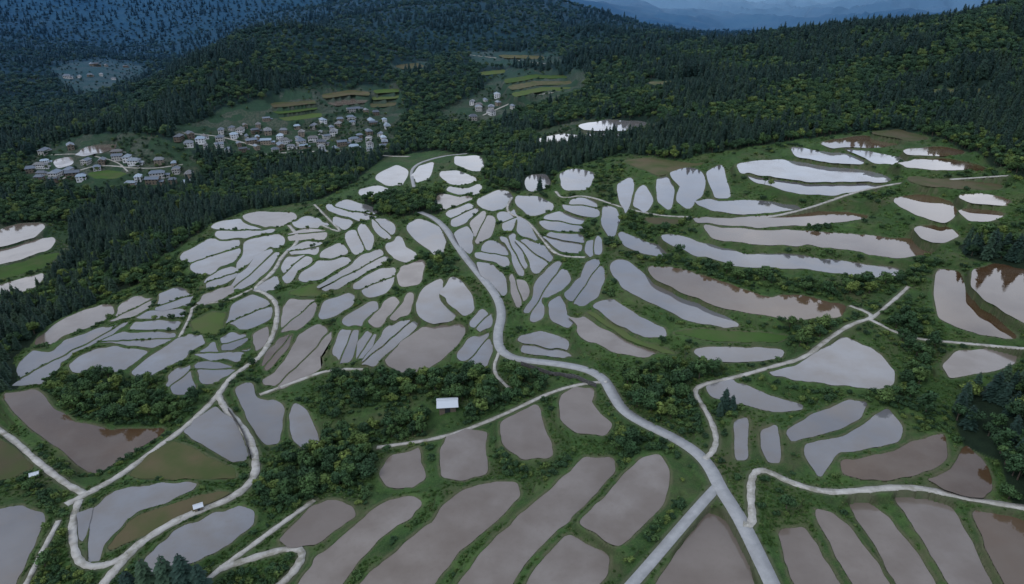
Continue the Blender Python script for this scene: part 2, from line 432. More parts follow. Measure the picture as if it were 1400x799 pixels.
SHRUB=[reg(s) for s in ["450,515 560,508 680,505 760,515 740,540 640,575 560,600 520,608 460,560","855,345 950,350 1100,378 1230,382 1235,398 1150,402 1020,395 900,362","850,505 930,500 945,540 960,570 900,570 860,545","60,520 110,508 180,510 280,530 262,560 230,582 160,585 90,568 70,545","800,240 850,225 870,245 845,300 815,268","1060,430 1170,440 1110,480 1080,472","1230,400 1290,440 1280,480 1240,560 1180,540 1240,500 1225,450","20,665 80,668 100,720 60,790 30,790 60,710","370,610 520,560 510,650 400,700 350,690 360,650","735,225 765,232 760,258 700,262 660,262 668,240","940,500 1000,498 960,520","830,580 870,600 850,650 840,620","850,290 950,305 900,320 850,310","1170,405 1240,395 1290,365 1270,350 1200,392","560,350 600,350 640,385 600,380","430,530 520,512 520,560 450,570","200,360 250,350 270,390 215,400 190,400"]]
def inany(x,y,rs):
    m=np.zeros(x.shape,bool)
    for r in rs: m|=inside(x,y,r)
    return m
FO=~inside(TX,TY,OPEN)|inany(TX,TY,TREES); CL=inany(TX,TY,CLEAR); FO&=~CL
SH=inany(TX,TY,SHRUB)
w0=1/6.**2.5
mic=(fbm(TX/9,TY/9,3,21)-.5)*1.8+(fbm(TX/2.2,TY/2.2,2,31)-.5)*.6
mic*=sstep(.6,4,np.minimum(DM,RD+.3))*(1-sstep(700,1200,TY))
TZ=(SL+w0*TZ)/(SW+w0)+mic
# hand-cut steps on the open slopes between the fields
S_=np.where(CL,2.4,1.3); q_=(TZ+(fbm(TX/40,TY/40,2,41)-.5)*2)/S_; fr=q_-np.floor(q_)
st=(np.floor(q_)+sstep(.62,1.,fr)-q_)*S_
TZ=TZ+st*sstep(.8,3.5,np.minimum(DM,RD+.5))*(~FO)*(1-.6*SH)*(1-sstep(900,1200,TY))
TZ=np.where(INL>-900,INL-.35,TZ)
TZ=np.where(RIN>-900,np.minimum(np.where(INL>-900,RIN,TZ),RIN)-.12,TZ)
print('terrain',time.time()-T0,TX.shape)
def zt(x,y):
    x=np.asarray(x,float);y=np.asarray(y,float)
    u=x/y;l=np.log(y); i=np.clip(np.searchsorted(U,u)-1,0,nU-2); j=np.clip(np.searchsorted(L,l)-1,0,nV-2)
    fi=np.clip((u-U[i])/(U[i+1]-U[i]),0,1); fj=np.clip((l-L[j])/(L[j+1]-L[j]),0,1)
    return (TZ[j,i]*(1-fi)+TZ[j,i+1]*fi)*(1-fj)+(TZ[j+1,i]*(1-fi)+TZ[j+1,i+1]*fi)*fj
def gl_(Ar,x,y):
    i=np.clip(np.searchsorted(U,x/y),0,nU-1); j=np.clip(np.searchsorted(L,np.log(y)),0,nV-1); return Ar[j,i]
# ---------------------------------------------------------------- materials
def mat(name):
    m=bpy.data.materials.new(name); m.use_nodes=True; nt=m.node_tree; nt.nodes.clear()
    o=nt.nodes.new('ShaderNodeOutputMaterial'); b=nt.nodes.new('ShaderNodeBsdfPrincipled'); nt.links.new(b.outputs[0],o.inputs[0])
    return m,nt,b
class N:
    def __init__(s,nt): s.nt=nt
    def new(s,t,**k):
        n=s.nt.nodes.new(t)
        for a,v in k.items(): setattr(n,a,v)
        return n
    def lk(s,a,b): s.nt.links.new(a,b)
    def pos(s): return s.new('ShaderNodeNewGeometry').outputs['Position']
    def noise(s,scale,detail=4,vec=None,rough=.55):
        n=s.new('ShaderNodeTexNoise'); n.inputs['Scale'].default_value=scale; n.inputs['Detail'].default_value=detail; n.inputs['Roughness'].default_value=rough
        s.lk(vec if vec is not None else s.pos(),n.inputs['Vector']); return n.outputs[0]
    def ramp(s,f,stops):
        r=s.new('ShaderNodeValToRGB'); e=r.color_ramp.elements
        while len(e)<len(stops): e.new(.5)
        for i,(p,c) in enumerate(stops): e[i].position=p; e[i].color=(*c,1) if not isinstance(c,(int,float)) else (c,c,c,1)
        s.lk(f,r.inputs[0]); return r.outputs[0]
    def mix(s,f,a,b,mode='MIX'):
        m=s.new('ShaderNodeMix',data_type='RGBA',blend_type=mode)
        for v,i in ((f,0),(a,6),(b,7)):
            if isinstance(v,(int,float)): m.inputs[i].default_value=v
            elif isinstance(v,tuple): m.inputs[i].default_value=(*v,1)
            else: s.lk(v,m.inputs[i])
        return m.outputs[2]
    def mr(s,v,a,b,c=0,d=1):
        m=s.new('ShaderNodeMapRange'); s.lk(v,m.inputs[0])
        for i,q in enumerate((a,b,c,d)): m.inputs[i+1].default_value=q
        return m.outputs[0]
    def attr(s,n): return s.new('ShaderNodeAttribute',attribute_name=n).outputs['Fac']
    def math(s,op,a,b=0.):
        m=s.new('ShaderNodeMath',operation=op)
        for v,i in ((a,0),(b,1)):
            if isinstance(v,(int,float)): m.inputs[i].default_value=v
            else: s.lk(v,m.inputs[i])
        return m.outputs[0]
    def bump(s,h,st,dist,b):
        n=s.new('ShaderNodeBump'); n.inputs['Strength'].default_value=st; n.inputs['Distance'].default_value=dist; s.lk(h,n.inputs['Height']); s.lk(n.outputs[0],b.inputs['Normal'])
    def dist(s):
        l=s.new('ShaderNodeVectorMath',operation='LENGTH'); s.lk(s.pos(),l.inputs[0]); return l.outputs['Value']
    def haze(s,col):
        # air haze painted into the base colour, bluer with distance from the origin
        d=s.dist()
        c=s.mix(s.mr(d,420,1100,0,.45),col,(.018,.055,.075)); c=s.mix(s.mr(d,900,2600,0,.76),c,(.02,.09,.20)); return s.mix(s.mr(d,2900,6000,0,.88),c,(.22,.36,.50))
# ground
mg,nt,b=mat('ground_cover'); g=N(nt)
n1=g.noise(.06,5); n2=g.noise(.45,5); n3=g.noise(2.5,4,rough=.7)
grass=g.ramp(n1,[(.3,(.024,.052,.018)),(.5,(.038,.084,.025)),(.68,(.068,.122,.036))])
grass=g.mix(g.ramp(n2,[(.35,0),(.65,.75)]),grass,(.022,.045,.018))
grass=g.mix(g.ramp(n3,[(.42,0),(.72,.6)]),grass,(.08,.13,.043))
dry=g.ramp(g.noise(.05,5,rough=.7),[(.48,0),(.66,.65)])
grass=g.mix(dry,grass,(.082,.08,.046))
bund=g.math('MULTIPLY',g.attr('bund'),g.mr(n2,.35,.6,.05,.65))
c=g.mix(bund,grass,(.11,.108,.066))
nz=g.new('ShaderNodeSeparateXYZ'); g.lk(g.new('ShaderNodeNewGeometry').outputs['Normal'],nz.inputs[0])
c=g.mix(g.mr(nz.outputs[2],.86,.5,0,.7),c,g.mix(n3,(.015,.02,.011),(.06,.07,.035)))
c=g.mix(g.attr('shoulder'),c,(.10,.105,.07))
plots=g.new('ShaderNodeTexVoronoi'); plots.inputs['Scale'].default_value=.07; g.lk(g.pos(),plots.inputs[0])
sx=g.new('ShaderNodeSeparateColor'); g.lk(plots.outputs['Color'],sx.inputs[0])
pc=g.ramp(sx.outputs[0],[(.0,(.02,.04,.016)),(.35,(.03,.062,.022)),(.6,(.055,.06,.035)),(.8,(.09,.085,.06)),(.95,(.10,.10,.08))])
c=g.mix(g.math('MULTIPLY',g.attr('village'),.8),c,g.mix(g.ramp(n2,[(.4,0),(.6,.8)]),pc,(.02,.04,.018)))
c=g.mix(g.attr('forest'),c,g.mix(n2,(.006,.014,.01),(.02,.035,.018)))
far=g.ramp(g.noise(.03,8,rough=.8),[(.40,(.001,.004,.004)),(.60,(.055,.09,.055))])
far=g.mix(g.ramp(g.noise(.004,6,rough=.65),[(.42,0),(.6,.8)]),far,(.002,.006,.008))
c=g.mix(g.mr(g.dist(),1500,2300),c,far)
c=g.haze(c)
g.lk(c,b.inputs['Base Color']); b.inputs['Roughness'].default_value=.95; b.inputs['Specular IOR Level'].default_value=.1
g.bump(n3,.9,.4,b)
def pmat(name,cols,rough,bump=0,spec=.5,ior=1.33,patch=.5):
    m,nt,b=mat(name); g=N(nt)
    r=g.new('ShaderNodeObjectInfo').outputs['Random']
    n1=g.noise(.07,3); n2=g.noise(.9,5,rough=.7); n4=g.noise(.10,3,rough=.5)
    v=g.math('ADD',g.math('MULTIPLY',n1,.5),g.math('MULTIPLY',r,.5))
    c=g.ramp(v,[(.22,cols[0]),(.5,cols[1]),(.78,cols[2])])
    pf=g.ramp(g.math('ADD',n4,g.math('MULTIPLY',r,.12)),[(.46,0),(.76,patch)])
    c=g.mix(pf,c,cols[3]); c=g.mix(g.ramp(n2,[(.5,0),(.85,.35)]),c,cols[3])
    g.lk(c,b.inputs['Base Color']); b.inputs['IOR'].default_value=ior; b.inputs['Specular IOR Level'].default_value=spec
    g.lk(g.math('ADD',g.math('MULTIPLY',pf,.2),rough),b.inputs['Roughness'])
    if bump: g.bump(n2,bump,.05,b)
    return m
PM={'W':pmat('flooded_paddy_water',[(.09,.09,.095),(.125,.128,.135),(.16,.168,.18),(.12,.10,.08)],.02,.015,.5,1.62,.6),
'B':pmat('shallow_brown_paddy_water',[(.055,.032,.016),(.085,.055,.032),(.115,.082,.055),(.11,.09,.07)],.02,.015,.5,1.5,.5),
'M':pmat('puddled_mud',[(.12,.10,.085),(.155,.133,.115),(.19,.17,.152),(.10,.078,.06)],.07,.05,.5,1.5,.6),
'D':pmat('dry_soil',[(.06,.055,.03),(.09,.075,.04),(.07,.085,.032),(.045,.07,.022)],.8,.6,.2,1.4,.8),
'G':pmat('grassy_field',[(.035,.07,.02),(.05,.10,.025),(.075,.11,.035),(.09,.09,.05)],.9,.8,.1)}
mr_,nt,b=mat('worn_asphalt'); g=N(nt)
c=g.ramp(g.noise(.5,6,rough=.7),[(.3,(.22,.23,.235)),(.7,(.31,.32,.325))]); c=g.mix(g.ramp(g.noise(.12,3),[(.5,0),(.75,.5)]),c,(.17,.175,.18))
g.lk(c,b.inputs['Base Color']); b.inputs['Roughness'].default_value=.8
mc_,nt,b=mat('farm_track_concrete'); g=N(nt)
c=g.ramp(g.noise(.4,6,rough=.7),[(.3,(.26,.25,.225)),(.7,(.42,.415,.39))]); c=g.mix(g.ramp(g.noise(.25,4,rough=.7),[(.48,0),(.66,.7)]),c,(.13,.125,.085))
g.lk(c,b.inputs['Base Color']); b.inputs['Roughness'].default_value=.9
mw_,nt,b=mat('stone_retaining_wall'); g=N(nt)
v=g.new('ShaderNodeTexVoronoi'); v.inputs['Scale'].default_value=2.2; g.lk(g.pos(),v.inputs[0])
c=g.mix(g.mr(v.outputs['Distance'],0,.5),(.10,.10,.10),(.03,.03,.03)); g.lk(c,b.inputs['Base Color']); b.inputs['Roughness'].default_value=.9
def leafmat(name,cols):
    m,nt,b=mat(name); g=N(nt)
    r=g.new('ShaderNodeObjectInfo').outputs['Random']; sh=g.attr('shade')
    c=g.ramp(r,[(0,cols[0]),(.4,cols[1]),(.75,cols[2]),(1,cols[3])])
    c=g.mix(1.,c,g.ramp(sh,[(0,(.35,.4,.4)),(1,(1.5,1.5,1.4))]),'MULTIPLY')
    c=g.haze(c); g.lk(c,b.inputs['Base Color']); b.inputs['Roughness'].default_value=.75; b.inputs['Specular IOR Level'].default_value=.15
    return m
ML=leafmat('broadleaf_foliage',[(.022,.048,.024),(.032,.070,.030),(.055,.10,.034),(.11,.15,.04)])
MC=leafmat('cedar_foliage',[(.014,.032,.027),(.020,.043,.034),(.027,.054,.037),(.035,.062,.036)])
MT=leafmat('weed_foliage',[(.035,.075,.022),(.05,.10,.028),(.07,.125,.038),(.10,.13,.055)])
mb,nt,b=mat('bark'); g=N(nt); g.lk(g.ramp(g.noise(3,4),[(.3,(.03,.022,.016)),(.7,(.07,.055,.04))]),b.inputs['Base Color']); b.inputs['Roughness'].default_value=.9
# ---------------------------------------------------------------- mesh helpers
def link(o): sc.collection.objects.link(o); return o
def mesh_np(name,V,Fq,mats=(),mi=None,smooth=False):
    me=bpy.data.meshes.new(name); V=np.asarray(V,np.float32); Fq=np.asarray(Fq,np.int32); k=Fq.shape[1]
    me.vertices.add(len(V)); me.vertices.foreach_set('co',V.ravel()); me.loops.add(Fq.size); me.loops.foreach_set('vertex_index',Fq.ravel())
    me.polygons.add(len(Fq)); me.polygons.foreach_set('loop_start',np.arange(0,Fq.size,k,dtype=np.int32))
    if mi is not None: me.polygons.foreach_set('material_index',np.asarray(mi,np.int32))
    for m in mats: me.materials.append(m)
    me.update(calc_edges=True)
    if smooth: me.polygons.foreach_set('use_smooth',np.ones(len(Fq),bool))
    return me
idx=np.arange(nU*nV).reshape(nV,nU)
Fq=np.stack([idx[:-1,:-1],idx[:-1,1:],idx[1:,1:],idx[1:,:-1]],-1).reshape(-1,4)
me=mesh_np('terrain',np.stack([TX,TY,TZ],-1).reshape(-1,3),Fq,[mg],smooth=True)
def fattr(me,n,a):
    at=me.attributes.new(n,'FLOAT','POINT'); at.data.foreach_set('value',np.asarray(a,np.float32).ravel())
fattr(me,'bund',(1-sstep(.4,1.1,DM))*(DM>=0)); fattr(me,'shoulder',(1-sstep(.3,1.1,RD))*.6); fattr(me,'forest',FO.astype(float)); fattr(me,'village',(CL&(TY>400)).astype(float))
link(bpy.data.objects.new('terrain',me))
for k,xy,lv in FW:
    nm={'W':'rice_paddy','B':'rice_paddy','M':'rice_paddy','D':'dry_field','G':'grass_field'}[k]
    m=bpy.data.meshes.new(nm); c=xy.mean(0)
    m.from_pydata([(x-c[0],y-c[1],0) for x,y in xy],[],[list(range(len(xy)))])
    m.materials.append(PM[k]); m.update()
    if m.polygons[0].normal.z<0: m.flip_normals()
    o=link(bpy.data.objects.new(nm,m)); o.location=(c[0],c[1],lv)
def strip(name,xy,z,w,m,thick=.12):
    V=[];Fc=[]
    n=len(xy); tan=np.gradient(xy,axis=0); tan/=np.linalg.norm(tan,axis=1)[:,None]+1e-9; nor=np.stack([-tan[:,1],tan[:,0]],1)
    for i in range(n):
        ww=w*(1+.12*math.sin(i*1.7)+.08*math.sin(i*.63)) if w<2.5 else w
        a=xy[i]+nor[i]*ww/2; c=xy[i]-nor[i]*ww/2
        V+=[(a[0],a[1],z[i]-thick-.3),(a[0],a[1],z[i]),(c[0],c[1],z[i]),(c[0],c[1],z[i]-thick-.3)]
        if i:
            q=4*(i-1)
            for j in range(3): Fc.append((q+j,q+j+1,q+j+5,q+j+4))
    me=mesh_np(name,V,Fc,[m])
    if me.polygons[1].normal.z<0: me.flip_normals()
    return link(bpy.data.objects.new(name,me))
for i,(w,xy,z) in enumerate(RW):
    strip('road' if w>=2.5 else 'farm_track',xy,z+.03+.004*i,w,mr_ if i==0 or w==2.51 else mc_)
# ---------------------------------------------------------------- trees
def tree_mesh(name,V,Fc,mi,shade,mats):
    me=mesh_np(name,V,Fc,mats,mi); at=me.attributes.new('shade','FLOAT','POINT'); at.data.foreach_set('value',np.asarray(shade,np.float32)); return me
def trunk(V,Fc,mi,sh,h,r,base=(0,0,0),top=None,k=6):
    b=len(V); top=top if top is not None else (base[0],base[1],base[2]+h)
    for t,rr in ((0,r),(1,r*.35)):
        for a in range(k):
            an=a*2*math.pi/k; V.append((base[0]*(1-t)+top[0]*t+math.cos(an)*rr,base[1]*(1-t)+top[1]*t+math.sin(an)*rr,base[2]*(1-t)+top[2]*t)); sh.append(.5)
    for a in range(k): Fc.append((b+a,b+(a+1)%k,b+k+(a+1)%k,b+k+a)); mi.append(1)
def cedar(seed,h=16,r=2.7,n=22):
    q=random.Random(seed); V=[];Fc=[];mi=[];sh=[]
    trunk(V,Fc,mi,sh,h*.97,.28)
    for i in range(n):
        t=i/(n-1); z=h*(.12+.86*t); rr=r*((1-t)**.5)*q.uniform(.8,1.12)+.15
        m=max(5,int(12*(1-t)+5))
        for j in range(m):
            an=(j+q.random())*2*math.pi/m; l=rr*q.uniform(.75,1.15); w=l*q.uniform(.22,.34)+.1; dr=l*q.uniform(.15,.5); lift=q.uniform(-.2,.3)
            c,s=math.cos(an),math.sin(an); b=len(V); tw=q.uniform(-.25,.25)
            V+=[(c*.1,s*.1,z+lift+.25),(c*l*.6-s*w,s*l*.6+c*w,z-dr*.4+tw+lift),(c*l,s*l,z-dr+lift),(c*l*.6+s*w,s*l*.6-c*w,z-dr*.4-tw+lift)]
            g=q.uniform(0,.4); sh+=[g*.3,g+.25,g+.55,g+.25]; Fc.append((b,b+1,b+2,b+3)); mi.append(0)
    return tree_mesh('cedar_tree',V,Fc,mi,sh,[MC,mb])
def broad(seed,h=9,r=4,n=800,leaf=.6,lobes=11,tr=True,m=None):
    q=random.Random(seed); V=[];Fc=[];mi=[];sh=[];L_=[]
    for i in range(lobes):
        an=q.random()*6.283; d=r*.62*math.sqrt(q.random()); z=h*(.45+.42*q.random()*(1-.5*d/r)); L_.append((math.cos(an)*d,math.sin(an)*d,z,r*q.uniform(.28,.5),q.random()))
    if tr:
        trunk(V,Fc,mi,sh,h*.5,.22+.01*h)
        for l in L_[:7]: trunk(V,Fc,mi,sh,1,.1,base=(0,0,h*.3),top=(l[0]*.8,l[1]*.8,l[2]),k=4)
    for i in range(n):
        l=L_[i%lobes]; th=q.random()*6.283; ph=math.acos(q.uniform(-.75,1)); rd=l[3]*q.uniform(.55,1.12)
        nx,ny,nz=math.sin(ph)*math.cos(th),math.sin(ph)*math.sin(th),math.cos(ph)
        c=(l[0]+nx*rd,l[1]+ny*rd,max(l[2]+nz*rd*.8,.15)); b=len(V); s=leaf*q.uniform(.5,1.2)
        a1=[q.uniform(-1,1)-nx*.3,q.uniform(-1,1)-ny*.3,q.uniform(-.5,.5)]; l1=math.sqrt(sum(v*v for v in a1))+1e-6; a1=[v/l1*s for v in a1]
        a2=[ny*a1[2]-nz*a1[1]+q.uniform(-.2,.2)*s,nz*a1[0]-nx*a1[2]+q.uniform(-.2,.2)*s,nx*a1[1]-ny*a1[0]]
        V+=[tuple(c[k]+a1[k] for k in range(3)),tuple(c[k]+a2[k]*.7 for k in range(3)),tuple(c[k]-a1[k] for k in range(3)),tuple(c[k]-a2[k]*.7 for k in range(3))]
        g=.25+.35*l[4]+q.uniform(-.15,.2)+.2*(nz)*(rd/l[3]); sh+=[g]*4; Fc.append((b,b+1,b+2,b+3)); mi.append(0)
    return tree_mesh('broadleaf_tree',V,Fc,mi,sh,[m or ML,mb])
def weed(seed):
    q=random.Random(seed); V=[];Fc=[];mi=[];sh=[]
    for i in range(46):
        an=q.random()*6.283; d=q.random()*.8; x,y=math.cos(an)*d,math.sin(an)*d; hh=q.uniform(.2,.55)*(1-d*.5); w=q.uniform(.06,.16); a=q.random()*6.283
        lx,ly=q.uniform(-.25,.25),q.uniform(-.25,.25); b=len(V)
        V+=[(x-math.cos(a)*w,y-math.sin(a)*w,-.05),(x+math.cos(a)*w,y+math.sin(a)*w,-.05),(x+lx+math.cos(a)*w,y+ly+math.sin(a)*w,hh),(x+lx-math.cos(a)*w,y+ly-math.sin(a)*w,hh*.9)]
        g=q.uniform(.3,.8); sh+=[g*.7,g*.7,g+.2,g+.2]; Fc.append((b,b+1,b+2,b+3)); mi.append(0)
    return tree_mesh('weed',V,Fc,mi,sh,[MT,mb])
def coll(name,meshes):
    c=bpy.data.collections.new(name)
    for i,m in enumerate(meshes): c.objects.link(bpy.data.objects.new('%s_kind_%02d'%(name,i),m))
    return c
CED=[cedar(i,12.5+random.uniform(-2,2),random.uniform(2.6,3.4)) for i in range(5)]
BRO=[broad(20+i,9+random.uniform(-1.5,1.5),random.uniform(3.6,4.6)) for i in range(5)]
BUS=[broad(40+i,2.0,1.7,300,.3,7,False) for i in range(4)]
WEE=[weed(60+i) for i in range(4)]
c_ced,c_bro,c_bus,c_wee=coll('cedar',CED),coll('broadleaf',BRO),coll('bush',BUS),coll('weed',WEE)
def scatter(name,x,y,scl,col,nk,sink=.2,zvar=.15):
    n=len(x); z=zt(x,y)-sink*scl
    me=bpy.data.meshes.new(name); me.vertices.add(n); me.vertices.foreach_set('co',np.stack([x,y,z],1).astype(np.float32).ravel())
    a=me.attributes.new('sc','FLOAT_VECTOR','POINT'); s3=np.stack([scl*rng.uniform(.9,1.1,n),scl*rng.uniform(.9,1.1,n),scl*rng.uniform(1-zvar,1+zvar,n)],1); a.data.foreach_set('vector',s3.astype(np.float32).ravel())
    a=me.attributes.new('rt','FLOAT_VECTOR','POINT'); r3=np.stack([rng.normal(0,.04,n),rng.normal(0,.04,n),rng.uniform(0,6.283,n)],1); a.data.foreach_set('vector',r3.astype(np.float32).ravel())
    a=me.attributes.new('ki','INT','POINT'); a.data.foreach_set('value',rng.integers(0,nk,n).astype(np.int32))
    o=link(bpy.data.objects.new(name,me)); ng=bpy.data.node_groups.new(name+'_gn','GeometryNodeTree')
    ng.interface.new_socket('Geometry',in_out='INPUT',socket_type='NodeSocketGeometry'); ng.interface.new_socket('Geometry',in_out='OUTPUT',socket_type='NodeSocketGeometry')
    gi=ng.nodes.new('NodeGroupInput'); go=ng.nodes.new('NodeGroupOutput'); ip=ng.nodes.new('GeometryNodeInstanceOnPoints'); ci=ng.nodes.new('GeometryNodeCollectionInfo')
    ci.inputs['Collection'].default_value=col; ci.inputs['Separate Children'].default_value=True; ci.inputs['Reset Children'].default_value=True
    def na(nm,t):
        q=ng.nodes.new('GeometryNodeInputNamedAttribute'); q.data_type=t; q.inputs['Name'].default_value=nm; return q.outputs['Attribute']
    ng.links.new(gi.outputs[0],ip.inputs['Points']); ng.links.new(ci.outputs[0],ip.inputs['Instance']); ip.inputs['Pick Instance'].default_value=True
    ng.links.new(na('ki','INT'),ip.inputs['Instance Index']); ng.links.new(na('rt','FLOAT_VECTOR'),ip.inputs['Rotation']); ng.links.new(na('sc','FLOAT_VECTOR'),ip.inputs['Scale'])
    ng.links.new(ip.outputs[0],go.inputs[0]); md=o.modifiers.new('instances','NODES'); md.node_group=ng
    print(name,n); return o
def ground(px,py):
    h=hit([(px,py)])[0]; return float(h[0]),float(h[1]),float(zt(h[0],h[1]))
SHX,SHY,SHZ=ground(612,560)
def noshed(x,y): return ~((np.abs(x-SHX)<6)&(y<SHY+4)&(y>SHY-16))
def cand(cell,y0,y1,um=1.3):
    u=np.arange(-um,um,cell); l=np.arange(math.log(y0),math.log(y1),cell); a,b=np.meshgrid(u,l); a=a+rng.uniform(-.5,.5,a.shape)*cell; b=b+rng.uniform(-.5,.5,b.shape)*cell
    y=np.exp(b).ravel(); return a.ravel()*y,y
# forest
x,y=cand(.0085,110,2200,1.2); s=np.maximum(3.9,.0085*y); keep=rng.random(len(x))<(.0085*y/s)**2
x,y,s=x[keep],y[keep],s[keep]
f=gl_(FO,x,y); cl=gl_(CL,x,y); dm=gl_(DM,x,y); rd=gl_(RD,x,y)
clump=fbm(x/35,y/35,2,61)
ok=((f>0)|((cl>0)&(rng.random(len(x))<sstep(.45,.62,clump)*.8+.06)))&(dm>2.5)&(rd>2)
x,y,s,cl=x[ok],y[ok],s[ok],cl[ok]
kind=fbm(x/60,y/60,4,77)+rng.normal(0,.06,len(x)); right=(x>y*.4)&(y<430)&(y>180)
isb=(kind>.44+.03*(x>0))|(cl>0)|(right&(kind>.36)&(x>y*.5))
scl=np.minimum(1.3,(s/4.4)**.7)*rng.uniform(.5,.9,len(x))
scatter('cedar_forest',x[~isb],y[~isb],scl[~isb],c_ced,5)
scatter('broadleaf_forest',x[isb],y[isb],scl[isb]*np.where(cl[isb]>0,.5,1.0),c_bro,5)
# shrubs
x,y=cand(.0085,100,560,1.12); sh=gl_(SH,x,y); f=gl_(FO,x,y); dm=gl_(DM,x,y); rd=gl_(RD,x,y)
nn=fbm(x/18,y/18,3,5)
ok=(f==0)&(dm>1.5)&(rd>1.2)&noshed(x,y)&(((sh>0)&(nn>.28)&(rng.random(len(x))<.75))|((nn>.55)&(dm>1.8)&(rng.random(len(x))<.5))|((dm>2.3)&(rng.random(len(x))<.07)))
x,y,sh=x[ok],y[ok],sh[ok]
scatter('bushes',x,y,rng.uniform(.35,1.15,len(x))*np.clip(y/250,.8,1.3),c_bus,4)
x,y=cand(.014,105,520,1.12); sh=gl_(SH,x,y); dm=gl_(DM,x,y); rd=gl_(RD,x,y); nn=fbm(x/18,y/18,3,5)
ok=(sh>0)&(dm>3)&(rd>2)&(nn>.36)&noshed(x,y)&(rng.random(len(x))<.6); x,y=x[ok],y[ok]
scatter('thicket_trees',x,y,rng.uniform(.3,.7,len(x)),c_bro,5)
x,y=cand(.0062,95,520,1.12); f=gl_(FO,x,y); dm=gl_(DM,x,y); rd=gl_(RD,x,y); nn=fbm(x/11,y/11,3,9)
ok=(f==0)&(dm>1.0)&(rd>.5)&(rng.random(len(x))<sstep(.33,.58,nn)*.85); x,y=x[ok],y[ok]
scatter('bank_weeds',x,y,rng.uniform(.5,1.1,len(x))*np.clip(y/220,.7,1.3),c_wee,4,.02)
for px,py,k,s in [(205,815,0,.9),(232,810,1,.85),(258,815,2,.95),(182,820,3,.9),(280,822,4,.8),(990,560,0,.55),(984,566,3,.45),(1000,562,1,.4)]:
    X,Y,Z=ground(px,py); o=link(bpy.data.objects.new('cedar_tree',CED[k])); o.location=(X,Y,Z-.2); o.scale=(s*1.1,s*1.1,s)
for px,py,k,s in [(1265,565,1,.85),(1045,255,0,.5),(1053,258,2,.45),(1075,695,2,.5),(650,520,1,.7),(580,520,3,.7),(560,525,0,.6),(668,535,4,.6),(665,560,1,.6),(690,545,3,.5),(345,500,2,.4),(905,470,2,.4),(535,270,0,.8),(1105,310,1,.35),(915,545,0,.5),(530,625,2,.35),(690,640,3,.3),(480,640,4,.5),(510,640,1,.5),(95,655,2,.4)]:
    X,Y,Z=ground(px,py); o=link(bpy.data.objects.new('broadleaf_tree',BRO[k])); o.location=(X,Y,Z-.2); o.scale=(s,)*3; o.rotation_euler=(0,0,px)
# ---------------------------------------------------------------- houses
def simple(name,stops,rough=.7,sc_=2):
    m,nt,b=mat(name); g=N(nt); r=g.new('ShaderNodeObjectInfo').outputs['Random']
    v=g.math('ADD',g.math('MULTIPLY',g.noise(sc_,4),.3),g.math('MULTIPLY',r,.7))
    g.lk(g.ramp(v,stops),b.inputs['Base Color']); b.inputs['Roughness'].default_value=rough; return m
m_wall=simple('plaster_wall',[(.1,(.2,.19,.17)),(.4,(.40,.40,.39)),(.8,(.58,.60,.62))])
m_roof=simple('roof_tile',[(.1,(.045,.055,.07)),(.35,(.08,.105,.14)),(.55,(.12,.16,.21)),(.68,(.10,.09,.08)),(.8,(.20,.28,.36)),(.92,(.45,.5,.54))],.5)
m_win=simple('window_glass',[(.2,(.02,.025,.03)),(.8,(.04,.05,.06))],.15)
m_wood=simple('weathered_timber',[(.2,(.10,.08,.06)),(.8,(.2,.17,.13))])
m_met=simple('pale_metal_roof',[(.2,(.4,.44,.48)),(.8,(.5,.54,.58))],.4)
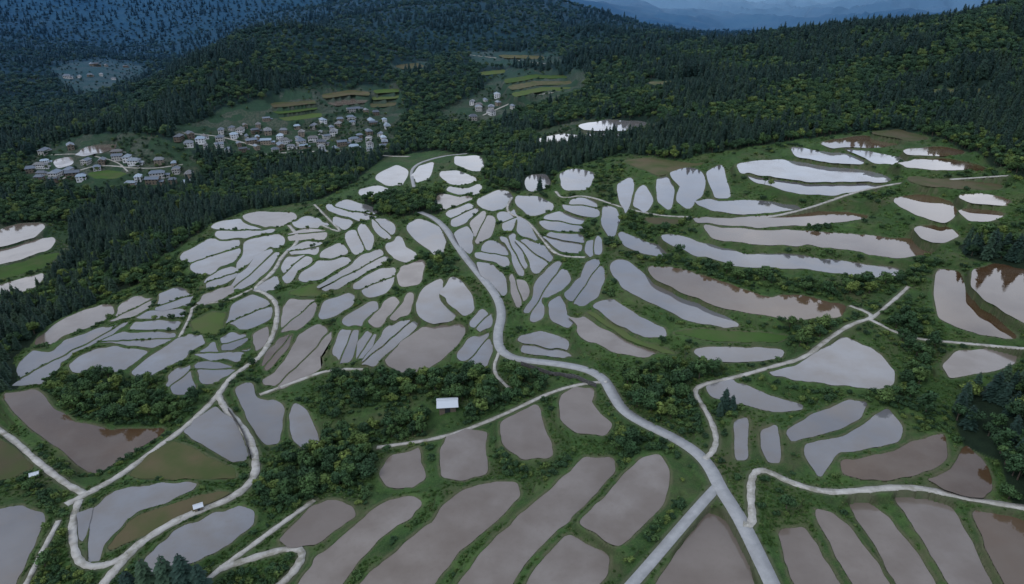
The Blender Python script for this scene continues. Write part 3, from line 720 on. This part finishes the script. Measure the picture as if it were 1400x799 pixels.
def house(w,d,h,rh,q,mats,hip=.25,annex=True):
    V=[];Fc=[];mi=[]
    def quad(a,b,c,d_,m): i=len(V); V.extend([a,b,c,d_]); Fc.append((i,i+1,i+2,i+3)); mi.append(m)
    def block(cx,cy,w,d,h,rh,hip):
        x0,x1,y0,y1=cx-w/2,cx+w/2,cy-d/2,cy+d/2
        for a,b in (((x0,y0),(x1,y0)),((x1,y0),(x1,y1)),((x1,y1),(x0,y1)),((x0,y1),(x0,y0))):
            quad((*a,-1.5),(*b,-1.5),(*b,h),(*a,h),0)
            L_=math.hypot(b[0]-a[0],b[1]-a[1]); ux,uy=(b[0]-a[0])/L_,(b[1]-a[1])/L_; ox,oy=uy*.04,-ux*.04
            n=max(1,int(L_/2.6))
            for fl in range(max(1,int(h/2.6))):
                for j in range(n):
                    c=(j+.5)*L_/n; door=(j==0 and fl==0); zz=fl*2.6+(0 if door else .9); z1=min(zz+(2.0 if door else 1.2),h-.1); hw=.75
                    p=lambda s,z:(a[0]+ux*s+ox,a[1]+uy*s+oy,z)
                    quad(p(c-hw,zz),p(c+hw,zz),p(c+hw,z1),p(c-hw,z1),2)
        e=.75; X0,X1,Y0,Y1=x0-e,x1+e,y0-e,y1+e; r0,r1=X0+hip*d,X1-hip*d; ze=h-.15; zr=h+rh
        quad((X0,Y0,ze),(X1,Y0,ze),(r1,cy,zr),(r0,cy,zr),1); quad((X1,Y1,ze),(X0,Y1,ze),(r0,cy,zr),(r1,cy,zr),1)
        quad((X1,Y0,ze),(X1,Y1,ze),(r1,cy,zr),(r1,cy,zr),1 if hip>.1 else 0); quad((X0,Y1,ze),(X0,Y0,ze),(r0,cy,zr),(r0,cy,zr),1 if hip>.1 else 0)
        quad((X0,Y0,ze-.02),(X0,Y1,ze-.02),(X1,Y1,ze-.02),(X1,Y0,ze-.02),0)
        quad((r0-.1,cy-.2,zr+.02),(r1+.1,cy-.2,zr+.02),(r1+.1,cy,zr+.22),(r0-.1,cy,zr+.22),1); quad((r1+.1,cy+.2,zr+.02),(r0-.1,cy+.2,zr+.02),(r0-.1,cy,zr+.22),(r1+.1,cy,zr+.22),1)
    block(0,0,w,d,h,rh,hip)
    if annex: block(w*.5+q.uniform(.5,1.5),q.uniform(-1.5,1.5),w*.45,d*.6,2.7,1.1,.02)
    return mesh_np('house',V,Fc,mats,mi)
q=random.Random(3)
HM=[house(q.uniform(9,14),q.uniform(6.5,8.5),q.choice([3,5.4,5.4]),q.uniform(1.8,2.6),q,[m_wall if i%4 else m_wood,m_roof,m_win],q.choice([.02,.3,.4]),i%3>0) for i in range(9)]
VIL=[("300,180 350,165 400,152 440,142 500,150 535,165 525,205 440,211 360,207 290,206",110),("35,235 60,210 95,198 130,205 200,222 255,225 265,250 200,258 120,250 60,250",42),("80,100 150,86 190,92 175,108 130,124 95,120",9),("610,158 650,140 690,130 720,135 700,150 640,165",10),("240,190 330,180 330,208 250,205",20)]
placed=[]
for s,nn in VIL:
    r=reg(s); lo,hi=r.min(0),r.max(0); t=0;c=0
    while c<nn and t<6000:
        t+=1; x=q.uniform(lo[0],hi[0]); y=q.uniform(lo[1],hi[1])
        if not inside(np.array([x]),np.array([y]),r)[0]: continue
        if fbm(np.array([x/28]),np.array([y/28]),2,99)[0]<.40: continue
        if any((x-a)**2+(y-b_)**2<12**2 for a,b_ in placed): continue
        if gl_(RD,np.array([x]),np.array([y]))[0]<4 or gl_(DM,np.array([x]),np.array([y]))[0]<6: continue
        placed.append((x,y)); c+=1
        o=link(bpy.data.objects.new('village_house',q.choice(HM))); o.location=(x,y,float(zt(x,y))+.3); o.rotation_euler=(0,0,q.choice([0,1.57])+q.uniform(-.4,.4)+.3); k=q.uniform(.55,.88); o.scale=(k,k,k)
print('houses',len(placed))
sm=house(4.6,3.6,2.4,.9,q,[m_wood,m_met,m_win],.02,False); sm.name='farm_shed'
o=link(bpy.data.objects.new('farm_shed',sm)); o.location=(SHX,SHY,SHZ+.4); o.rotation_euler=(0,0,.1); o.scale=(1.1,1.1,1.1)
for px,py in [(272,697),(48,652)]:
    X,Y,Z=ground(px,py); o=link(bpy.data.objects.new('pump_shed',sm)); o.location=(X,Y,Z+.2); o.scale=(.4,.4,.5); o.rotation_euler=(0,0,.5)
# ---------------------------------------------------------------- retaining walls
def wall(pxs,h):
    p=hit(pxs); xy=chaikin(p[:,:2],2,.25,False); V=[];Fc=[]; zz=zt(xy[:,0],xy[:,1])
    for i,(a,z) in enumerate(zip(xy,zz)):
        V+=[(a[0],a[1],z-1.5),(a[0],a[1],z+h),(a[0],a[1]+.4,z+h),(a[0],a[1]+.4,z-1.5)]
        if i:
            b=4*(i-1)
            for j in range(4): Fc.append((b+j,b+(j+1)%4,b+4+(j+1)%4,b+4+j))
    link(bpy.data.objects.new('retaining_wall',mesh_np('retaining_wall',V,Fc,[mw_])))
wall([(712,500),(750,509),(790,519),(815,531)],1.4)
wall([(312,562),(332,590),(342,628)],1.2)
# ---------------------------------------------------------------- camera, light
cam=bpy.data.cameras.new('camera'); cam.sensor_width=36; cam.lens=36*F/1400; cam.clip_end=30000; cam.clip_start=1
co_=link(bpy.data.objects.new('camera',cam)); co_.location=(0,0,H); co_.rotation_euler=(math.radians(65),0,0); sc.camera=co_
sd=bpy.data.lights.new('sun','SUN'); sd.energy=1.1; sd.angle=math.radians(20); sd.color=(1,.97,.95)
so=link(bpy.data.objects.new('sun',sd)); EL,AZ=math.radians(48),math.radians(-130)
dv=Vector((math.sin(AZ)*math.cos(EL),math.cos(AZ)*math.cos(EL),math.sin(EL))); so.rotation_euler=dv.to_track_quat('Z','Y').to_euler()
w=bpy.data.worlds.new('World'); sc.world=w; w.use_nodes=True; nt=w.node_tree; nt.nodes.clear(); g=N(nt)
out=g.new('ShaderNodeOutputWorld'); bg=g.new('ShaderNodeBackground'); sky=g.new('ShaderNodeTexSky'); sky.sky_type='NISHITA'; sky.sun_disc=False; sky.sun_elevation=EL; sky.sun_rotation=AZ
tc=g.new('ShaderNodeTexCoord').outputs['Generated']; mp=g.new('ShaderNodeMapping'); mp.inputs['Scale'].default_value=(1,1,2.2); g.lk(tc,mp.inputs[0])
cloud=g.ramp(g.noise(3.2,6,mp.outputs[0]),[(.36,(4.4,5.3,7.0)),(.5,(6.8,7.5,8.9)),(.64,(10.2,10.6,11.6))])
sp=g.new('ShaderNodeSeparateXYZ'); g.lk(tc,sp.inputs[0])
cloud=g.mix(1.,cloud,g.ramp(sp.outputs[2],[(.05,(1.7,1.7,1.7)),(.35,(1.45,1.45,1.45)),(.7,(.82,.82,.84))]),'MULTIPLY')
g.lk(g.mix(.82,sky.outputs[0],cloud),bg.inputs[0]); bg.inputs[1].default_value=.13; g.lk(bg.outputs[0],out.inputs[0])
print('done',time.time()-T0)
